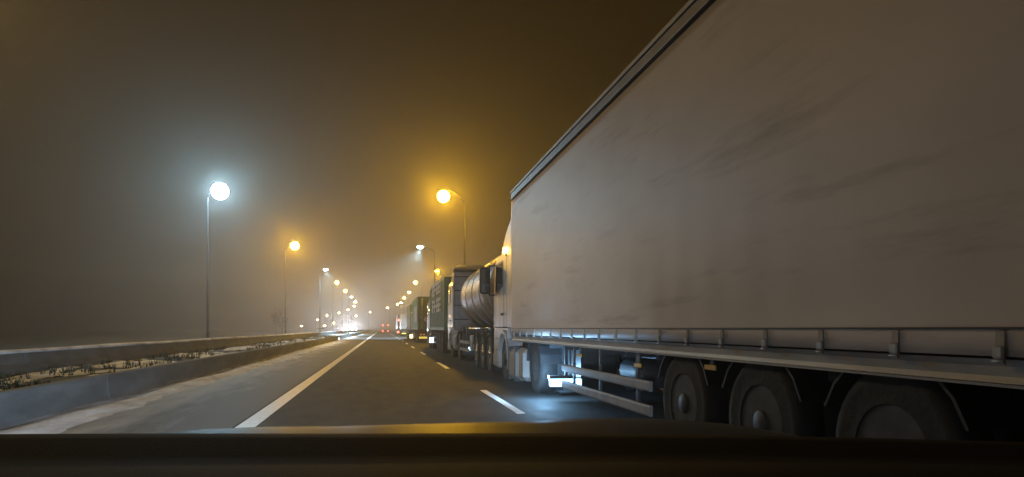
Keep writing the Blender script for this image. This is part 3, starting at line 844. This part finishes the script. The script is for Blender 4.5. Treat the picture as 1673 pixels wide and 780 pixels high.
street_lamp(7.64, 240.5, 12.0, 9.2, 'amber street lamp far on the right, left of the pale thin one', ORANGE, 8500*P, lens_s=600, big=1.3)
for (x, y, h, far) in ((-9.65, 241.2, 9.0, 'tiny warm lamp just below the seventh left street lamp'), (-13.8, 284.5, 9, 'highest of the tiny warm lamps slanting down to the left'),
                (-17.5, 285, 7.75, 'second highest of the tiny warm lamps slanting down to the left'), (-21.8, 280, 6.4, 'third highest of the tiny warm lamps slanting down to the left'),
                (-10.2, 273, 6.2, 'tiny warm lamp straight above the white headlight glow'), (-4.95, 292, 8.1, 'tiny lone warm lamp right of the headlight glow above the road'),
                (-25.5, 280, 4.8, 'tiny warm lamp left of the headlight glow, above the low dark board'), (-18.5, 267, 3.25, 'tiny warm lamp low down, between the dark board and the headlight glow'),
                (-21.9, 270, 2.3, 'tiny warm lamp low down at the right end of the dark board'), (-31.5, 278, 2.1, 'tiny warm lamp lowest and leftmost, beside the blurred dark shrubs'),
                (5.6, 207, 9, 'nearest of the tiny lamps in the right row, above the last lorries'), (4.78, 219.7, 9, 'middle one of the tiny lamps in the right row'), (1.95, 256, 9, 'leftmost of the tiny lamps in the right row, above the far lorry')):
    street_lamp(x, y, h, x+(-.8 if x < 0 else .8), far, AMBER, 0, lens_s=450, light=False, group='tiny far street lamps', big=0.95)

# ------------------------------------------------------------------ small roadside things
def post(x, y, z, h, label, m, reflect=None):
    r = empty('marker_post', (x, y, z), label, 'marker post')
    s = MB(); s.cbox((-.06, -.03, -.02), (.06, .03, h), .015); s.build('post_body', m, r)
    if reflect:
        s = MB(); s.cbox((-.07, -.055, h-.2), (.07, -.031, h-.02), .01); s.build('reflector', reflect, r)
    else:
        s = MB(); s.box((-.062, -.034, h-.16), (.062, -.0305, h-.06)); s.build('reflector', mat('dull_reflector', (.3, .3, .3), .3), r)
post(-4.15, 68, 0, .30, 'small post with a self-glowing white reflector at the foot of the kerb wall', PLASTIC, lens('self_glowing_reflector', (.75, .88, 1), 5))  # the reflector's glint is put in as emission
post(-4.45, 92, .45, .75, 'dark marker post standing on the kerb wall, nearer the lane', PLASTIC)
post(-6.0, 106, .36, .95, 'dark marker post by the snow-topped barrier, left of the other post', PLASTIC)
r = empty('road_sign', (-12.2, 140, 0), 'low dark roadside board between two thin lamp poles', 'sign')
s = MB(); s.cbox((-.65, -.03, 1.12), (.65, .0, 1.32), .01); s.build('board', DARKMET, r)
for xx in (-.4, .4):
    s = MB(); s.tube([(xx, .03, -.02), (xx, .03, 1.3)], .03, 8); s.build('post', GALV, r)

# bare trees and shrubs far left, dim in the fog
def tree(x, y, h, label, seed, cat='tree', spread=.4):
    rd = random.Random(seed)
    r = empty('bare_tree' if cat == 'tree' else 'tall_shrub', (x, y, 0), label, cat)
    t = MB(); tw = MB(); lf = MB()
    def grow(p, d, l, rad, lev):
        pts = [p]; rr = [rad]; q = p.copy(); dd = d.copy()
        for k in range(3):
            dd = (dd+Vector((rd.uniform(-.18, .18), rd.uniform(-.18, .18), rd.uniform(-.02, .12)))).normalized()
            q = q+dd*(l/3); pts.append(q.copy()); rr.append(rad*(1-.2*(k+1)))
        (t if lev == 0 else tw).tube(pts, rr, 5 if lev < 2 else 3)
        if lev >= 3:
            for _ in range(5):
                c = pts[rd.randint(1, 3)]+Vector((rd.uniform(-.25, .25), rd.uniform(-.25, .25), rd.uniform(-.2, .25)))
                a = rd.uniform(0, 2*pi); w = rd.uniform(.04, .10)
                lf.add([c, c+Vector((cos(a)*w*2, sin(a)*w*2, w)), c+Vector((-sin(a)*w, cos(a)*w, w*1.6))], [(0, 1, 2)])
            return
        for k in range(4 if lev < 2 else 3):
            a = rd.uniform(0, 2*pi)
            nd = (dd+Vector((cos(a), sin(a), rd.uniform(-.1, .5)))*(spread+rd.uniform(0, .4))).normalized()
            grow(pts[rd.randint(1, 3)], nd, l*rd.uniform(.55, .8), rad*.5, lev+1)
    grow(Vector((0, 0, -.1)), Vector((0, 0, 1)), h*.5, h*.018, 0)
    t.build('trunk', BARK, r)
    cr = tw.build('crown', BARK, r)
    lf.build('leaf_clumps', GRASS, cr)
tree(-16.5, 118, 4.2, 'blurred dark shrub right of the orange lamp pole', 5, 'shrub', .25)
tree(-18.0, 121, 3.8, 'blurred dark shrub close behind the orange lamp pole', 6, 'shrub', .25)

# ------------------------------------------------------------------ our own car: bonnet, wiper, dashboard
car = empty('car', (.12, 1.2, 0), 'dark car we look out of, its dashboard and bonnet along the bottom', 'car')
def cpt(x, y, z): return (x-.12, y-1.2, z)
# dashboard top pad
s = MB(); rings = []
N = 40
for j in range(N+1):
    X = -.98+2.2*j/N
    d = .8*.982+X*.189
    hz = 1.2-.1600*d
    hz = max(1.03, min(1.105, hz))+.0015*nz(X*3, 1)
    hz -= .012*sm(.35, 1.1, X)
    ye = .80+.02*cos(X*1.4)
    prof = [(ye+.05, hz-.10), (ye+.045, hz-.03), (ye+.02, hz-.006), (ye, hz), (ye-.03, hz-.001), (ye-.08, hz-.010), (ye-.12, hz-.012), (ye-.16, hz-.007), (ye-.24, hz-.004), (ye-.34, hz-.012), (ye-.37, hz-.05), (ye-.37, hz-.3), (ye, hz-.3)]
    rings.append([cpt(X, a, b_) for a, b_ in prof])
s.loft(rings, True); s.build('dashboard', DASH, car)
# bonnet
s = MB(); rows = []
for j in range(25):
    X = -.80+1.84*j/24
    e = abs((X-.12)/.92)
    row = []
    for y_, h_ in ((1.02, .955), (1.08, .972), (1.2, .983), (1.35, .985), (1.5, .982), (1.65, .968), (1.8, .94), (1.95, .895), (2.08, .82), (2.12, .74)):
        h2 = h_-.055*e**5+.005*sm(.25, .45, e)*(1-sm(.6, .9, e))-.02*e**2*max(0, y_-1.4)
        row.append(cpt(X, y_-.18*e**3*(1 if y_ > 1.7 else 0), h2))
    rows.append(row)
s.loft(rows, True, cap=False, closed=False)
bn = s.build('bonnet', PAINTCAR, car)
sol = bn.modifiers.new('thickness', 'SOLIDIFY'); sol.thickness = .012; sol.offset = -1
s = MB()
s.prism_x([(1.25, .16), (2.12, .20), (2.18, .50), (2.10, .73), (1.95, .80), (1.25, .88)], -.66, .66)
s.prism_x([(-.25, .30), (-.25, .72), (-.15, .80), (-.15, .35)], -.80, .80)
for i in range(len(s.v)): s.v[i] = (s.v[i][0], s.v[i][1]-1.2, s.v[i][2]) if i < 12 else s.v[i]
s.build('body', PAINTCAR, car)
for xx, sd in ((-.86, -1), (.86, 1)):
    make_wheel(.32, .2, parent=car, loc=(xx, .45, .32), side=sd)
CARL = lens('own_headlamp', (.80, .90, 1.0), 20)
for xx in (-.80, .46):
    s = MB(); s.cbox((xx, .90, .62), (xx+.34, .985, .78), .03); s.build('headlight', CARL, car)
    add_light('SPOT', 'headlight_beam', (xx+.17, 1.06, .70), 2100, (.62, .80, 1), car, .06, 84, 1.0, (-.22, 1, -.10))
# wiper resting at the foot of the windscreen
s = MB(); s.tube([cpt(-.62, .93, 1.035), cpt(-.35, .95, 1.030), cpt(-.1, .96, 1.018), cpt(.06, .965, 1.002)], [.005, .006, .006, .005], 8)
wp = s.build('wiper_blade', PLASTIC, car)
s = MB(); s.tube([cpt(-.30, .955, 1.036), cpt(.0, .99, .995), cpt(.12, 1.02, .965)], .006, 8); s.build('wiper_arm', mat('wiper_satin', (.25, .25, .26), .35, metal=.6), wp)

# ------------------------------------------------------------------ the foggy air
s = MB(); s.box((-420, -60, -1.0), (420, 700, 15.5))
hm = bpy.data.materials.new('fog'); hm.use_nodes = True
nt = hm.node_tree
for n in list(nt.nodes):
    if n.type != 'OUTPUT_MATERIAL': nt.nodes.remove(n)
out = [n for n in nt.nodes if n.type == 'OUTPUT_MATERIAL'][0]
pv = nt.nodes.new('ShaderNodeVolumePrincipled')
pv.inputs['Color'].default_value = (.44, .43, .39, 1)
pv.inputs['Density'].default_value = HAZE
pv.inputs['Anisotropy'].default_value = .70
nt.links.new(pv.outputs[0], out.inputs['Volume'])
hz = s.build('haze', hm)
tag(hz, 'thin night fog filling the air over the motorway', None, None, 'stuff')
